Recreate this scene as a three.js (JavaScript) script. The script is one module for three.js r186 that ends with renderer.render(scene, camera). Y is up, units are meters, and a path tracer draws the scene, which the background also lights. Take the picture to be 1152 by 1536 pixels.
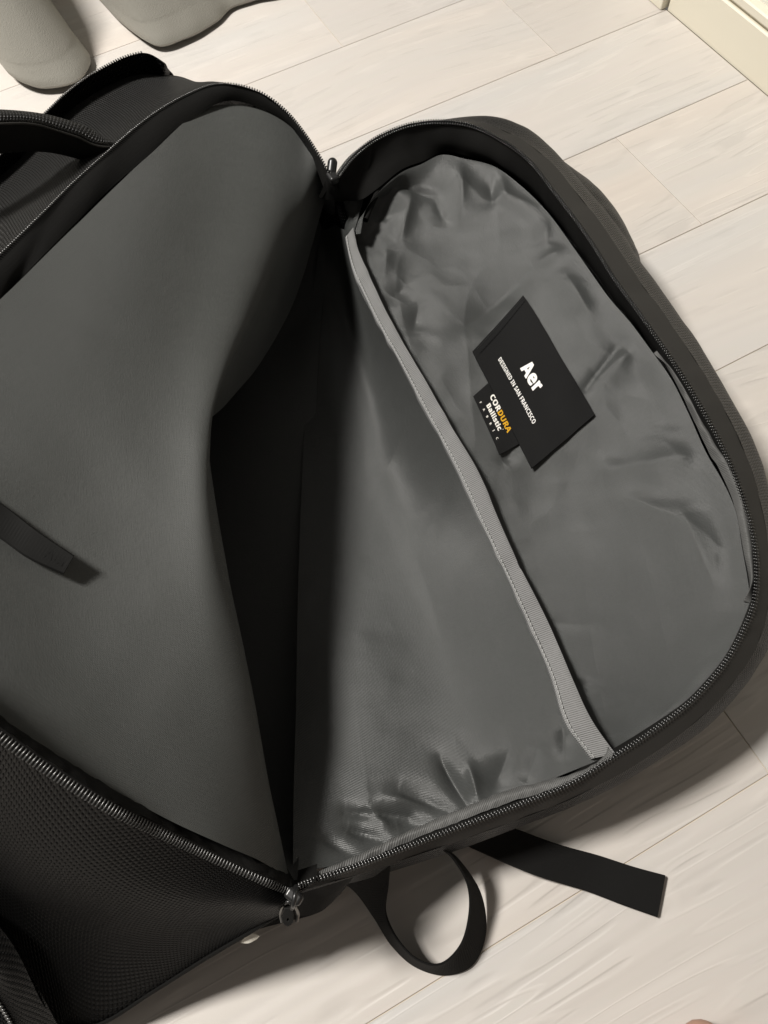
import * as THREE from 'three';
import { RectAreaLightUniformsLib } from 'three/addons/lights/RectAreaLightUniformsLib.js';
import { mergeGeometries } from 'three/addons/utils/BufferGeometryUtils.js';
import { RoundedBoxGeometry } from 'three/addons/geometries/RoundedBoxGeometry.js';
import { MarchingCubes } from 'three/addons/objects/MarchingCubes.js';
import { FontLoader } from 'three/addons/loaders/FontLoader.js';
import { TextGeometry } from 'three/addons/geometries/TextGeometry.js';

// ---------- camera, light, exposure ----------
const scene = new THREE.Scene();
const camera = new THREE.PerspectiveCamera(66.57, 0.75, 0.02, 30);
camera.position.set(0, 0.5247, 0);
camera.rotation.set(-1.12083, -0.38085, -0.12021, 'YXZ');
scene.add(camera);
const renderer = new THREE.WebGLRenderer({ antialias: true });
renderer.toneMapping = THREE.LinearToneMapping;
renderer.toneMappingExposure = 1.0;
renderer.shadowMap.enabled = true;
RectAreaLightUniformsLib.init();
scene.background = new THREE.Color().setRGB(0.14, 0.131, 0.118);   // the dim even glow of the rest of the room

const LAMP = { x: -1.078, y: 2.600, z: -1.299, size: 0.50 };
const lampLight = new THREE.RectAreaLight(new THREE.Color().setRGB(1, 0.962, 0.908), 205, LAMP.size, LAMP.size);
lampLight.position.set(LAMP.x, LAMP.y - 0.012, LAMP.z);
lampLight.rotation.x = -Math.PI / 2;
lampLight.name = 'ceiling_lamp_light';
scene.add(lampLight);

// ---------- helpers ----------
let seed = 7;
const rnd = () => { seed = (seed * 1664525 + 1013904223) >>> 0; return seed / 4294967296; };
const hash = (i, j, s) => { let h = (i * 374761393 + j * 668265263 + s * 974634777) | 0; h = Math.imul(h ^ (h >>> 13), 1274126177); h ^= h >>> 16; return (h >>> 0) / 4294967296; };
const mod = (a, n) => ((a % n) + n) % n;
function vnoise(x, y, px, py, s) {                    // periodic value noise, -1..1
  const i = Math.floor(x), j = Math.floor(y); let a = x - i, b = y - j;
  a = a * a * (3 - 2 * a); b = b * b * (3 - 2 * b);
  const q = (m, n) => hash(mod(m, px), mod(n, py), s);
  const t = q(i, j) * (1 - a) + q(i + 1, j) * a, u = q(i, j + 1) * (1 - a) + q(i + 1, j + 1) * a;
  return (t * (1 - b) + u * b) * 2 - 1;
}
const free = (x, y, s) => vnoise(x, y, 100003, 100019, s);
const smooth = (a, b, x) => { const t = Math.min(1, Math.max(0, (x - a) / (b - a))); return t * t * (3 - 2 * t); };
const V = (p) => new THREE.Vector3(p[0], p[1], p[2]);
const catmull = (pts) => new THREE.CatmullRomCurve3(pts.map((p) => (p.isVector3 ? p : V(p))), false, 'centripetal');
const sample = (pts, n, byIndex) => { const c = catmull(pts); c.arcLengthDivisions = 600; return byIndex ? c.getPoints(n) : c.getSpacedPoints(n); };

function gridGeometry(rows, dir, disp) {             // rows: array of arrays of Vector3 -> sheet with uv in metres
  const nv = rows.length - 1, nu = rows[0].length - 1, pos = [], uv = [], idx = [];
  const U = [0], W = [0], mid = rows[nv >> 1], mc = nu >> 1;
  for (let i = 1; i <= nu; i++) U.push(U[i - 1] + mid[i].distanceTo(mid[i - 1]));
  for (let j = 1; j <= nv; j++) W.push(W[j - 1] + rows[j][mc].distanceTo(rows[j - 1][mc]));
  for (let j = 0; j <= nv; j++) for (let i = 0; i <= nu; i++) { const p = rows[j][i]; pos.push(p.x, p.y, p.z); uv.push(U[i], W[j]); }
  for (let j = 0; j < nv; j++) for (let i = 0; i < nu; i++) { const a = j * (nu + 1) + i, b = a + 1, c = a + nu + 1, d = c + 1; idx.push(a, b, d, a, d, c); }
  const g = new THREE.BufferGeometry();
  g.setAttribute('position', new THREE.Float32BufferAttribute(pos, 3));
  g.setAttribute('uv', new THREE.Float32BufferAttribute(uv, 2));
  g.setIndex(idx); g.computeVertexNormals();
  const n = g.attributes.normal; let s = 0;
  const d = dir || [0, 1, 0];
  for (let i = 0; i < n.count; i++) s += n.getX(i) * d[0] + n.getY(i) * d[1] + n.getZ(i) * d[2];
  if (s < 0) { const id = g.index.array; for (let i = 0; i < id.length; i += 3) { const t = id[i]; id[i] = id[i + 1]; id[i + 1] = t; } g.computeVertexNormals(); }
  if (disp) {
    const p = g.attributes.position, nn = g.attributes.normal, out = new Float32Array(p.count * 3);
    for (let i = 0; i < p.count; i++) {
      const h = disp(p.getX(i), p.getY(i), p.getZ(i), (i % (nu + 1)) / nu, Math.floor(i / (nu + 1)) / nv);
      out[i * 3] = p.getX(i) + nn.getX(i) * h; out[i * 3 + 1] = p.getY(i) + nn.getY(i) * h; out[i * 3 + 2] = p.getZ(i) + nn.getZ(i) * h;
    }
    p.array.set(out); g.computeVertexNormals();
  }
  return g;
}
function loft(rails, nu, nv, { dir, disp, byIndex, linear, relax = 0 } = {}) {
  const r = rails.map((q) => sample(q, nu, byIndex)), rows = Array.from({ length: nv + 1 }, () => []);
  for (let i = 0; i <= nu; i++) {
    const col = r.map((q) => q[i]);
    let pts;
    if (linear || col.length === 2) {
      pts = []; for (let j = 0; j <= nv; j++) { const t = j / nv * (col.length - 1), k = Math.min(col.length - 2, Math.floor(t)); pts.push(col[k].clone().lerp(col[k + 1], t - k)); }
    } else pts = catmull(col).getPoints(nv);
    for (let j = 0; j <= nv; j++) rows[j].push(pts[j]);
  }
  for (let k = 0; k < relax; k++) {                     // evens out the bulges between the rails, edges kept
    const o = rows.map((q) => q.map((p) => p.clone()));
    for (let j = 1; j < nv; j++) { const w = 0.25 * smooth(0.88, 0.72, j / nv); for (let i = 1; i < nu; i++) rows[j][i].addScaledVector(o[j - 1][i].clone().add(o[j + 1][i]).add(o[j][i - 1]).add(o[j][i + 1]).addScaledVector(o[j][i], -4), w); }
  }
  return gridGeometry(rows, dir, disp);
}
function sweep(sections) {                            // closed skin through closed sections, ends capped
  const n = sections[0].length, pos = [], uv = [], idx = []; let L = 0;
  sections.forEach((s, k) => {
    if (k) L += s[0].distanceTo(sections[k - 1][0]);
    let w = 0;
    for (let i = 0; i <= n; i++) { const p = s[i % n]; if (i) w += p.distanceTo(s[i - 1]); pos.push(p.x, p.y, p.z); uv.push(L, w); }
  });
  for (let k = 0; k < sections.length - 1; k++) for (let i = 0; i < n; i++) { const a = k * (n + 1) + i, b = a + 1, c = a + n + 1, d = c + 1; idx.push(a, d, b, a, c, d); }
  for (const k of [0, sections.length - 1]) {
    const c = new THREE.Vector3(); sections[k].forEach((p) => c.add(p)); c.divideScalar(n);
    const o = pos.length / 3; pos.push(c.x, c.y, c.z); uv.push(0, 0);
    for (let i = 0; i < n; i++) { const a = k * (n + 1) + i; if (k) idx.push(o, a, a + 1); else idx.push(o, a + 1, a); }
  }
  const g = new THREE.BufferGeometry();
  g.setAttribute('position', new THREE.Float32BufferAttribute(pos, 3)); g.setAttribute('uv', new THREE.Float32BufferAttribute(uv, 2));
  g.setIndex(idx); g.computeVertexNormals(); return g;
}
function ribbon(A, B, n, thick) {                     // woven strap between two edges, with thickness
  const a = sample(A, n), b = sample(B, n), sec = [];
  for (let i = 0; i <= n; i++) {
    const t = a[Math.min(n, i + 1)].clone().sub(a[Math.max(0, i - 1)]).add(b[Math.min(n, i + 1)].clone().sub(b[Math.max(0, i - 1)])).normalize();
    const w = b[i].clone().sub(a[i]), nn = t.cross(w).normalize().multiplyScalar(thick / 2), e = w.clone().normalize().multiplyScalar(thick * 0.4);
    sec.push([a[i].clone().add(e).add(nn), b[i].clone().sub(e).add(nn), b[i].clone(), b[i].clone().sub(e).sub(nn), a[i].clone().add(e).sub(nn), a[i].clone()]);
  }
  return creased(sweep(sec));
}
function creased(g) { const h = g.index ? g.toNonIndexed() : g; h.computeVertexNormals(); return h; }
function tube(pts, r, n = 80, sides = 8) {
  return new THREE.TubeGeometry(catmull(pts), n, r, sides, false);
}
function stamp(base, pts, pitch, place) {              // copies of a small shape along a curve
  const c = catmull(pts); c.arcLengthDivisions = 1200;
  const L = c.getLength(), n = Math.floor(L / pitch), list = [], m = new THREE.Matrix4();
  for (let i = 0; i < n; i++) {
    const t = (i + 0.5) / n, p = c.getPointAt(t), d = c.getTangentAt(t), up = new THREE.Vector3(0, 1, 0);
    const s = d.clone().cross(up).normalize(), u = s.clone().cross(d).normalize();
    m.makeBasis(d, u, s); m.setPosition(p.addScaledVector(u, place ? place(i) : 0));
    list.push(base.clone().applyMatrix4(m));
  }
  return mergeGeometries(list);
}
const counts = {};
function numbered(n) { counts[n] = (counts[n] ?? -1) + 1; return counts[n] ? `${n}_${String(counts[n]).padStart(3, '0')}` : n; }
function part(name, g, m, parent, kind) {
  const o = new THREE.Mesh(g, m); o.name = parent === scene ? numbered(name) : name; o.castShadow = o.receiveShadow = true;
  if (kind) o.userData.kind = kind;
  parent.add(o); return o;
}
function thing(name, label, category, [x, y, z] = [0, 0, 0]) {
  const o = new THREE.Group(); o.name = numbered(name); o.position.set(x, y, z); o.userData = { label, category }; scene.add(o); return o;
}

// ---------- textures ----------
function dataTex(w, h, f, srgb) {
  const a = new Uint8Array(w * h * 4);
  for (let y = 0; y < h; y++) for (let x = 0; x < w; x++) { const v = f(x / w, y / h), k = (y * w + x) * 4; if (v.length) { a[k] = v[0] * 255; a[k + 1] = v[1] * 255; a[k + 2] = v[2] * 255; } else a[k] = a[k + 1] = a[k + 2] = v * 255; a[k + 3] = 255; }
  const t = new THREE.DataTexture(a, w, h); t.wrapS = t.wrapT = THREE.RepeatWrapping; t.magFilter = THREE.LinearFilter; t.minFilter = THREE.LinearMipmapLinearFilter; t.generateMipmaps = true;
  if (srgb) t.colorSpace = THREE.SRGBColorSpace;
  t.needsUpdate = true; return t;
}
function tiled(t, sx, sy = sx) { const c = t.clone(); c.repeat.set(1 / sx, 1 / sy); c.needsUpdate = true; return c; }
function turned(t, sx, sy, a) { const c = tiled(t, sx, sy); c.rotation = a; c.needsUpdate = true; return c; }
const clamp01 = (v) => Math.min(1, Math.max(0, v));
// fine twill of the lining: diagonal ribs, irregular threads
const twill = dataTex(512, 512, (u, v) => {
  const x = u * 48, y = v * 48;
  const rib = 0.5 + 0.5 * Math.sin(2 * Math.PI * (x + y));
  const thr = 0.5 + 0.5 * Math.sin(2 * Math.PI * (x * 2 - y));
  return clamp01(0.32 * rib + 0.28 * thr + 0.2 + 0.07 * vnoise(u * 96, v * 16, 96, 16, 3) + 0.06 * vnoise(u * 16, v * 96, 16, 96, 4));
});
const twillTone = dataTex(1024, 1024, (u, v) => {
  const rib = Math.sin(2 * Math.PI * (u + v) * 96 + 1.2 * vnoise(u * 30, v * 30, 30, 30, 15));
  const n = 0.5 * vnoise(u * 256, v * 40, 256, 40, 11) + 0.5 * vnoise(u * 40, v * 256, 40, 256, 12);
  const w = 0.88 + 0.022 * rib + 0.03 * n + 0.008 * vnoise(u * 9, v * 9, 9, 9, 13); return [clamp01(w), clamp01(w), clamp01(w)];
}, true);
// heavy basket weave of the shell: rows of slanted oblong stitches
const basket = dataTex(512, 512, (u, v) => {
  const R = 14, C = 16, y = v * R, r = Math.floor(y); const x = u * C + (r % 2) * 0.5;
  const fx = x - Math.floor(x) - 0.5, fy = y - r - 0.5;
  const sx = fx - fy * 0.45, d = Math.pow(Math.abs(sx) / 0.42, 2.4) + Math.pow(Math.abs(fy) / 0.46, 2.4);
  return clamp01(Math.sqrt(Math.max(0, 1 - d)) * (0.86 + 0.14 * hash(Math.floor(x), r, 5)) + 0.04 * vnoise(u * 128, v * 128, 128, 128, 2));
});
const webbing = dataTex(256, 256, (u, v) => {
  const x = u * 16, y = v * 16;
  return clamp01(0.5 + 0.35 * Math.sin(2 * Math.PI * (x + (Math.abs(mod(y, 4) - 2)) * 0.5)) * 0.7 + 0.15 * vnoise(u * 64, v * 64, 64, 64, 8));
});
const grosgrain = dataTex(256, 128, (u, v) => clamp01(0.5 + 0.42 * Math.sin(2 * Math.PI * u * 16) + 0.1 * vnoise(u * 64, v * 16, 64, 16, 9)));
const felt = dataTex(256, 256, (u, v) => clamp01(0.5 + 0.3 * vnoise(u * 64, v * 64, 64, 64, 21) + 0.3 * vnoise(u * 128, v * 128, 128, 128, 22)));
// whitewashed board: long soft streaks, cathedral figure, embossed pores
function grainFields(u, v) {
  const warp = 0.35 * vnoise(u * 3, v * 4, 3, 4, 31) + 0.14 * vnoise(u * 7, v * 9, 7, 9, 32);
  const y = v + warp * 0.05;
  const broad = 0.6 * vnoise(u * 3, y * 14, 3, 14, 33) + 0.4 * vnoise(u * 5, y * 40, 5, 40, 34);
  const fine = vnoise(u * 10, y * 150, 10, 150, 35);
  const ring = Math.sin(2 * Math.PI * (y * 26 + 2.4 * vnoise(u * 2, v * 5, 2, 5, 36)));
  const pore = smooth(0.3, 0.75, vnoise(u * 22, y * 190, 22, 190, 37) * 0.75 + 0.45 * vnoise(u * 6, v * 22, 6, 22, 38));
  const chip = smooth(0.35, 0.75, vnoise(u * 18, y * 130, 18, 130, 39) * 0.72 + 0.5 * vnoise(u * 4, v * 12, 4, 12, 40));
  const emb = smooth(0.84, 0.98, 1 - Math.abs(vnoise(u * 9, y * 120, 9, 120, 41))) * smooth(0.0, 0.4, vnoise(u * 5, v * 14, 5, 14, 42));
  return { broad, fine, ring, pore, chip, emb };
}
const woodColor = dataTex(1024, 2048, (u, v) => {
  const { broad, fine, ring, pore, chip, emb } = grainFields(u, v);
  const t = 0.5 * broad + 0.16 * fine + 0.22 * ring * smooth(-0.2, 0.6, broad);
  const k = 1 + 0.036 * t - 0.026 * pore + 0.028 * chip + 0.034 * emb * (0.5 + 0.5 * chip);
  const warm = 0.012 * broad;
  return [clamp01(0.882 * k), clamp01((0.858 - warm) * k), clamp01((0.832 - warm * 1.8) * k)];
}, true);
const woodBump = dataTex(1024, 2048, (u, v) => { const { fine, ring, pore, chip, emb } = grainFields(u, v); return clamp01(0.45 + 0.12 * fine + 0.06 * ring - 0.3 * pore + 0.15 * chip + 0.22 * emb * (0.5 + 0.5 * chip)); });
const woodRough = dataTex(512, 512, (u, v) => { const { broad, pore, chip } = grainFields(u, v); return clamp01(0.46 + 0.06 * broad + 0.14 * pore - 0.1 * chip); });

// ---------- materials ----------
const rgb = (r, g, b) => new THREE.Color().setRGB(r, g, b);
const std = (o) => new THREE.MeshPhysicalMaterial({ side: THREE.DoubleSide, ...o });
const M = {
  lining: std({ ior: 1.6, specularIntensity: 1.0, color: rgb(0.07, 0.073, 0.071), map: tiled(twillTone, 0.09), roughness: 0.35, bumpMap: tiled(twill, 0.045), bumpScale: 0.0003 }),
  pad: std({ specularIntensity: 0.85, color: rgb(0.1, 0.104, 0.099), map: tiled(twillTone, 0.09), roughness: 0.46, bumpMap: tiled(twill, 0.045), bumpScale: 0.0003 }),
  shell: std({ color: rgb(0.003, 0.003, 0.003), roughness: 0.36, bumpMap: turned(basket, 0.034, 0.042, 0.5), bumpScale: 0.001, specularIntensity: 0.14 }),
  shellFine: std({ color: rgb(0.0125, 0.0123, 0.0118), roughness: 0.45, bumpMap: tiled(basket, 0.032, 0.034), bumpScale: 0.0016, specularIntensity: 0.85 }),
  tape: std({ specularIntensity: 0.25, color: rgb(0.0075, 0.0073, 0.0068), roughness: 0.72, bumpMap: tiled(webbing, 0.012), bumpScale: 0.00012 }),
  band: std({ specularIntensity: 0.4, color: rgb(0.031, 0.0295, 0.027), roughness: 0.6, bumpMap: tiled(felt, 0.03), bumpScale: 0.00006 }),
  coil: std({ color: rgb(0.022, 0.022, 0.021), roughness: 0.24, clearcoat: 0.6, clearcoatRoughness: 0.2 }),
  coilSilver: std({ color: rgb(0.09, 0.09, 0.088), roughness: 0.28, metalness: 0.4 }),
  strap: std({ color: rgb(0.0075, 0.0073, 0.007), roughness: 0.75, specularIntensity: 0.25, bumpMap: tiled(webbing, 0.01), bumpScale: 0.00015 }),
  binding: std({ color: rgb(0.22, 0.22, 0.218), roughness: 0.5, bumpMap: tiled(grosgrain, 0.019, 0.02), bumpScale: 0.0004, sheen: 0.3, sheenRoughness: 0.4, sheenColor: rgb(0.7, 0.7, 0.7) }),
  seamTape: std({ color: rgb(0.1, 0.1, 0.097), roughness: 0.5, bumpMap: tiled(grosgrain, 0.016, 0.02), bumpScale: 0.0003 }),
  thread: std({ color: rgb(0.42, 0.42, 0.41), roughness: 0.5 }),
  darkThread: std({ color: rgb(0.008, 0.008, 0.008), roughness: 0.6 }),
  gun: std({ color: rgb(0.014, 0.014, 0.014), roughness: 0.4, metalness: 0.2, clearcoat: 0.3, clearcoatRoughness: 0.2 }),
  steel: std({ color: rgb(0.2, 0.195, 0.185), roughness: 0.35, metalness: 0.85 }),
  rubber: std({ specularIntensity: 0.4, color: rgb(0.009, 0.009, 0.0085), roughness: 0.6 }),
  curtain: std({ color: rgb(0.37, 0.36, 0.32), roughness: 0.95, bumpMap: tiled(felt, 0.03), bumpScale: 0.0003, sheen: 0.3, sheenRoughness: 0.7, sheenColor: rgb(0.6, 0.58, 0.52) }),
  trim: std({ color: rgb(0.70, 0.66, 0.55), roughness: 0.5, bumpMap: tiled(felt, 0.4), bumpScale: 0.0001 }),
  wall: std({ color: rgb(0.8, 0.78, 0.7), roughness: 0.9, bumpMap: tiled(felt, 0.06), bumpScale: 0.0004 }),
  skin: std({ color: rgb(0.42, 0.25, 0.18), roughness: 0.55 }),
  lampBody: std({ color: rgb(0.8, 0.8, 0.78), roughness: 0.5 }),
};

// ---------- setting: floor boards, skirting, wall ----------
{
  const W = 0.13, L = W * 6, gap = 0.0006, z0 = -0.735;
  const floor = new THREE.Mesh(new THREE.BoxGeometry(2.8, 0.01, 3.6), std({ color: rgb(0.55, 0.48, 0.38), roughness: 0.9 }));
  floor.name = 'floor'; floor.position.set(-0.772, -0.0058, -0.6); floor.receiveShadow = true; floor.userData = { kind: 'structure', label: 'pale whitewashed wood plank floor under the backpack' }; scene.add(floor);
  const joints = { 0: 2.396, 1: 3.79, 2: 0.2, 3: 3.625, 4: 2.0, 5: 0.8, 6: 1.69, 7: -2.5 };
  const mats = [];
  for (let k = 0; k < 8; k++) {
    const s = 0.9 + 0.012 * (k % 4), off = [rnd(), rnd()], tex = (t) => { const c = tiled(t, 0.8, 0.8); c.offset.set(off[0], off[1]); return c; };
    const m = std({ color: rgb(0.79 * s, 0.79 * s * (1 - 0.006 * (k % 3)), 0.79 * s * (1 - 0.014 * (k % 3))), map: tex(woodColor), roughness: 1, roughnessMap: tex(woodRough), bumpMap: tex(woodBump), bumpScale: 0.0011 });
    mats.push(m);
  }
  // one chamfered board, shared by all: top 0.3 mm bevel round the edge
  const board = (len) => {
    const hx = len / 2, hz = W / 2 - gap / 2, b = 0.0002, y0 = -0.0022, pos = [], uv = [], idx = [];
    const ring = (x, z, y) => [[-x, y, -z], [x, y, -z], [x, y, z], [-x, y, z]].forEach((p) => { pos.push(...p); uv.push(p[0], p[2]); });
    ring(hx, hz, y0); ring(hx, hz, -0.0003); ring(hx - b, hz - b, 0);
    for (let r = 0; r < 2; r++) for (let i = 0; i < 4; i++) { const a = r * 4 + i, c = r * 4 + (i + 1) % 4; idx.push(a, a + 4, c, c, a + 4, c + 4); }
    idx.push(8, 11, 10, 8, 10, 9);
    const g = new THREE.BufferGeometry(); g.setAttribute('position', new THREE.Float32BufferAttribute(pos, 3)); g.setAttribute('uv', new THREE.Float32BufferAttribute(uv, 2)); g.setIndex(idx);
    return creased(g);
  };
  const full = board(L - gap), xMax = 0.627, xMin = -2.1;
  let q = 0;
  for (let r = -10; r <= 14; r++) {
    const j = joints[r] ?? ((r * 2.37) % 6), z = z0 + (r - 0.5) * W;
    for (let m = -4; m < 3; m++) {
      let a = (j + 6 * m) * W, b = a + L;
      if (b < xMin || a > xMax - 0.02) continue;
      b = Math.min(b, xMax);
      const g = Math.abs(b - a - L) < 1e-6 ? full : board(b - a - gap);
      const o = part('plank', g, mats[(q * 5 + r * 3 + 40) % 8], floor); q++;
      o.name = q === 1 ? 'plank' : `plank_${String(q - 1).padStart(3, '0')}`;
      o.position.set((a + b) / 2 - floor.position.x, -floor.position.y, z - floor.position.z);
      if (hash(r, m, 77) > 0.5) o.rotation.y = Math.PI;
    }
  }
  const wall = new THREE.Mesh(new THREE.BoxGeometry(0.1, 0.2, 1.5), M.wall); wall.name = 'wall'; wall.position.set(0.688, 0.14, 0.145); wall.userData = { kind: 'structure', label: 'white wall above the cream skirting board' }; wall.castShadow = wall.receiveShadow = true; scene.add(wall);
  const sk = thing('skirting_board', 'cream skirting board with a grooved top at the foot of the wall', 'skirting board', [0.628, 0, -0.604]);
  const prof = new THREE.Shape([[0, 0], [0, 0.0435], [0.0015, 0.045], [0.004, 0.045], [0.004, 0.0485], [0.0012, 0.0485], [0, 0.05], [0, 0.056], [0.0015, 0.0575], [0.01, 0.0575], [0.01, 0]].map((p) => new THREE.Vector2(p[0], p[1])));
  const pg = new THREE.ExtrudeGeometry(prof, { depth: 1.4985, bevelEnabled: false });
  part('board', creased(pg), M.trim, sk);
  const cs = thing('door_casing', 'cream door casing end at the left end of the skirting board', 'door casing', [0.618, 0, -0.606]);
  const cg = new RoundedBoxGeometry(0.12, 0.24, 0.09, 2, 0.0015); cg.translate(0.063, 0.12, -0.046);
  part('casing_board', cg, M.trim, cs);
}

// ---------- curtain ----------
{
  const hem = [[-0.12, -0.99], [-0.05, -0.985], [-0.012, -0.93], [-0.008, -0.868], [0.012, -0.832], [0.048, -0.821], [0.073, -0.845], [0.072, -0.9], [0.066, -1.0], [0.075, -1.1], [0.092, -1.1], [0.108, -0.98], [0.137, -0.834], [0.15, -0.826], [0.185, -0.828], [0.215, -0.838], [0.236, -0.851], [0.262, -0.85], [0.297, -0.842], [0.34, -0.86], [0.37, -0.9], [0.4, -0.97], [0.45, -0.985]];
  const c = thing('draped_cloth', 'soft grey cloth hanging in rounded folds down to the floor behind the backpack', 'cloth', [0.15, 0, -0.9]);
  const line = sample(hem.map(([x, z]) => [x - 0.15, 0, z + 0.9]), 260);
  const t = 0.006, offs = (d) => line.map((p, i) => { const q = line[Math.min(260, i + 1)].clone().sub(line[Math.max(0, i - 1)]).normalize(); return new THREE.Vector3(p.x - q.z * d, 0, p.z + q.x * d); });
const inner = offs(-t), at = (l, y, back = 0) => l.map((p, i) => new THREE.Vector3(p.x - 0.3 * y, y + 0.003 + 0.003 * free(i * 0.05, 1, 5), p.z * (1 - back) - 0.55 * y - back * 0.3));
  const mid = line.map((p, i) => p.clone().lerp(inner[i], 0.5));
  const rows = [at(inner, 0.12), at(inner, 0.06), at(inner, 0.004), at(mid, 0.0005), at(line, 0.004), at(line, 0.012), at(line, 0.022), at(line, 0.0245), at(line, 0.027), at(line, 0.08), at(line, 0.15), at(line, 0.17, 0.15), at(line, 0.18, 0.5), at(line, 0.17, 1), at(line, 0.02, 1.05)];
  part('cloth', gridGeometry(rows, [0, 0, 0.0001], (x, y, z) => 0.0005 * free(x * 60, (z + y) * 40, 9) + 0.0015 * free(x * 14 + z * 9, y * 5, 4) - 0.0005 * Math.exp(-Math.pow((y - 0.0275) / 0.002, 2))), M.curtain, c);
}

// ---------- ceiling lamp (outside the picture) ----------
{
  const l = thing('ceiling_lamp', 'square white ceiling lamp panel above the left of the scene', 'lamp', [LAMP.x, LAMP.y, LAMP.z]);
  const b = new RoundedBoxGeometry(0.5, 0.05, 0.5, 3, 0.012); b.translate(0, 0.03, 0); part('housing', b, M.lampBody, l);
  const d = new THREE.BoxGeometry(LAMP.size, 0.006, LAMP.size); d.translate(0, 0, 0);
  part('diffuser', d, std({ color: rgb(0.9, 0.9, 0.88), emissive: rgb(1, 0.962, 0.908), emissiveIntensity: 3 }), l);
}

// ---------- bare foot at the lower edge ----------
{
  const tip = [.0969,.016,.1241], ax = [-0.36, 0.93];                 // from toes to heel, in plan
  const f = thing('person', 'bare toe tip of a person standing at the bottom right edge', 'person', [tip[0], 0, tip[2]]);
  const side = [ax[1], -ax[0]];
  const pt = (along, across, y) => [ax[0] * along + side[0] * across, y, ax[1] * along + side[1] * across];
  const bones = [];
  const bone = (a, b, ra, rb) => bones.push([V(a), V(b), ra, rb]);
  // big toe, then four smaller ones set back
  bone(pt(0.014, 0, 0.0135), pt(0.05, 0.002, 0.017), 0.0125, 0.0135);
  [[0.008, 0.027, 0.0088], [0.017, 0.044, 0.0082], [0.028, 0.058, 0.0078], [0.042, 0.071, 0.0072]].forEach(([b, s, r]) => { bone(pt(b + r, s, r + 0.001), pt(b + 0.022, s - 0.001, r + 0.006), r, r * 0.95); bone(pt(b + 0.022, s - 0.001, r + 0.006), pt(0.075, s * 0.8, 0.016), r * 0.95, 0.013); });
  bone(pt(0.05, 0.002, 0.017), pt(0.09, 0.01, 0.022), 0.0145, 0.02); bone(pt(0.085, 0.045, 0.018), pt(0.14, 0.042, 0.026), 0.017, 0.024); bone(pt(0.09, 0.01, 0.022), pt(0.17, 0.026, 0.045), 0.02, 0.03);
  bone(pt(0.17, 0.026, 0.045), pt(0.235, 0.028, 0.03), 0.032, 0.03); bone(pt(0.195, 0.027, 0.06), pt(0.205, 0.026, 0.12), 0.034, 0.031); bone(pt(0.205, 0.026, 0.12), pt(0.2, 0.024, 0.36), 0.031, 0.05);
  const N = 92, size = 0.2, ctr = V(pt(0.12, 0.03, 0)); ctr.y = 0.185;
  const mc = new MarchingCubes(N, new THREE.MeshStandardMaterial(), false, false, 300000);
  mc.isolation = 0;
  const p = new THREE.Vector3(), ab = new THREE.Vector3(), pa = new THREE.Vector3();
  for (let k = 0; k < N; k++) for (let j = 0; j < N; j++) for (let i = 0; i < N; i++) {
    p.set((i - N / 2) / (N / 2) * size + ctr.x, (j - N / 2) / (N / 2) * size + ctr.y, (k - N / 2) / (N / 2) * size + ctr.z);
    let s = 0; const K = 0.0045;
    for (const [a, b, ra, rb] of bones) {
      ab.subVectors(b, a); pa.subVectors(p, a); const h = Math.min(1, Math.max(0, pa.dot(ab) / ab.lengthSq()));
      s += Math.exp(-(pa.addScaledVector(ab, -h).length() - (ra + (rb - ra) * h)) / K);
    }
    mc.field[i + j * N + k * N * N] = Math.max(-0.05, K * Math.log(s + 1e-20));
  }
  mc.update();
  const n = mc.count, g = new THREE.BufferGeometry();
  const pos = mc.positionArray.slice(0, n * 3), nor = mc.normalArray.slice(0, n * 3);
  for (let i = 0; i < n; i++) { pos[i * 3] = pos[i * 3] * size + ctr.x; pos[i * 3 + 1] = Math.max(0.0005, pos[i * 3 + 1] * size + ctr.y); pos[i * 3 + 2] = pos[i * 3 + 2] * size + ctr.z; }
  g.setAttribute('position', new THREE.BufferAttribute(pos, 3)); g.setAttribute('normal', new THREE.BufferAttribute(nor, 3));
  part('body', g, M.skin, f);
  const nail = new THREE.SphereGeometry(0.0085, 16, 10); nail.scale(1, 0.35, 1.15); const np = pt(0.012, 0, 0.0245); nail.translate(...np);
  part('toenail', nail, std({ color: rgb(0.55, 0.38, 0.3), roughness: 0.35 }), f);
}

// ---------- the backpack ----------
const bag = thing('backpack', 'black backpack standing wide open with grey lining, front flap folded down to the right', 'backpack');

// main zipper line of the flap, from the far slider round to the near slider; the strip outside it; the outer contour
const C = [[.1703,.12,-.4384], [.1905,.1198,-.4513], [.2143,.1196,-.4594], [.2402,.1194,-.4598], [.2596,.1192,-.4532], [.2796,.119,-.4377], [.2912,.1193,-.4138], [.2977,.1197,-.3831], [.2956,.12,-.3409], [.2926,.1194,-.2995], [.2865,.1188,-.2558], [.2837,.1182,-.2227], [.2801,.1172,-.1862], [.2762,.1145,-.1535], [.2721,.1098,-.1238], [.2665,.1048,-.0989], [.259,.0996,-.076], [.2483,.0947,-.0555], [.2357,.0896,-.0396], [.2205,.0856,-.0291], [.205,.0825,-.021], [.1875,.08,-.015], [.1728,.0767,-.0115], [.1457,.0733,-.0088], [.1214,.07,-.0078], [.0941,.067,-.0074], [.063,.064,-.0115], [.0328,.064,-.0165], [-.0054,.0663,-.0224], [-.0341,.0823,-.0263], [-.0536,.0944,-.0296], [-.0592,.1,-.0299]];
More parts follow.
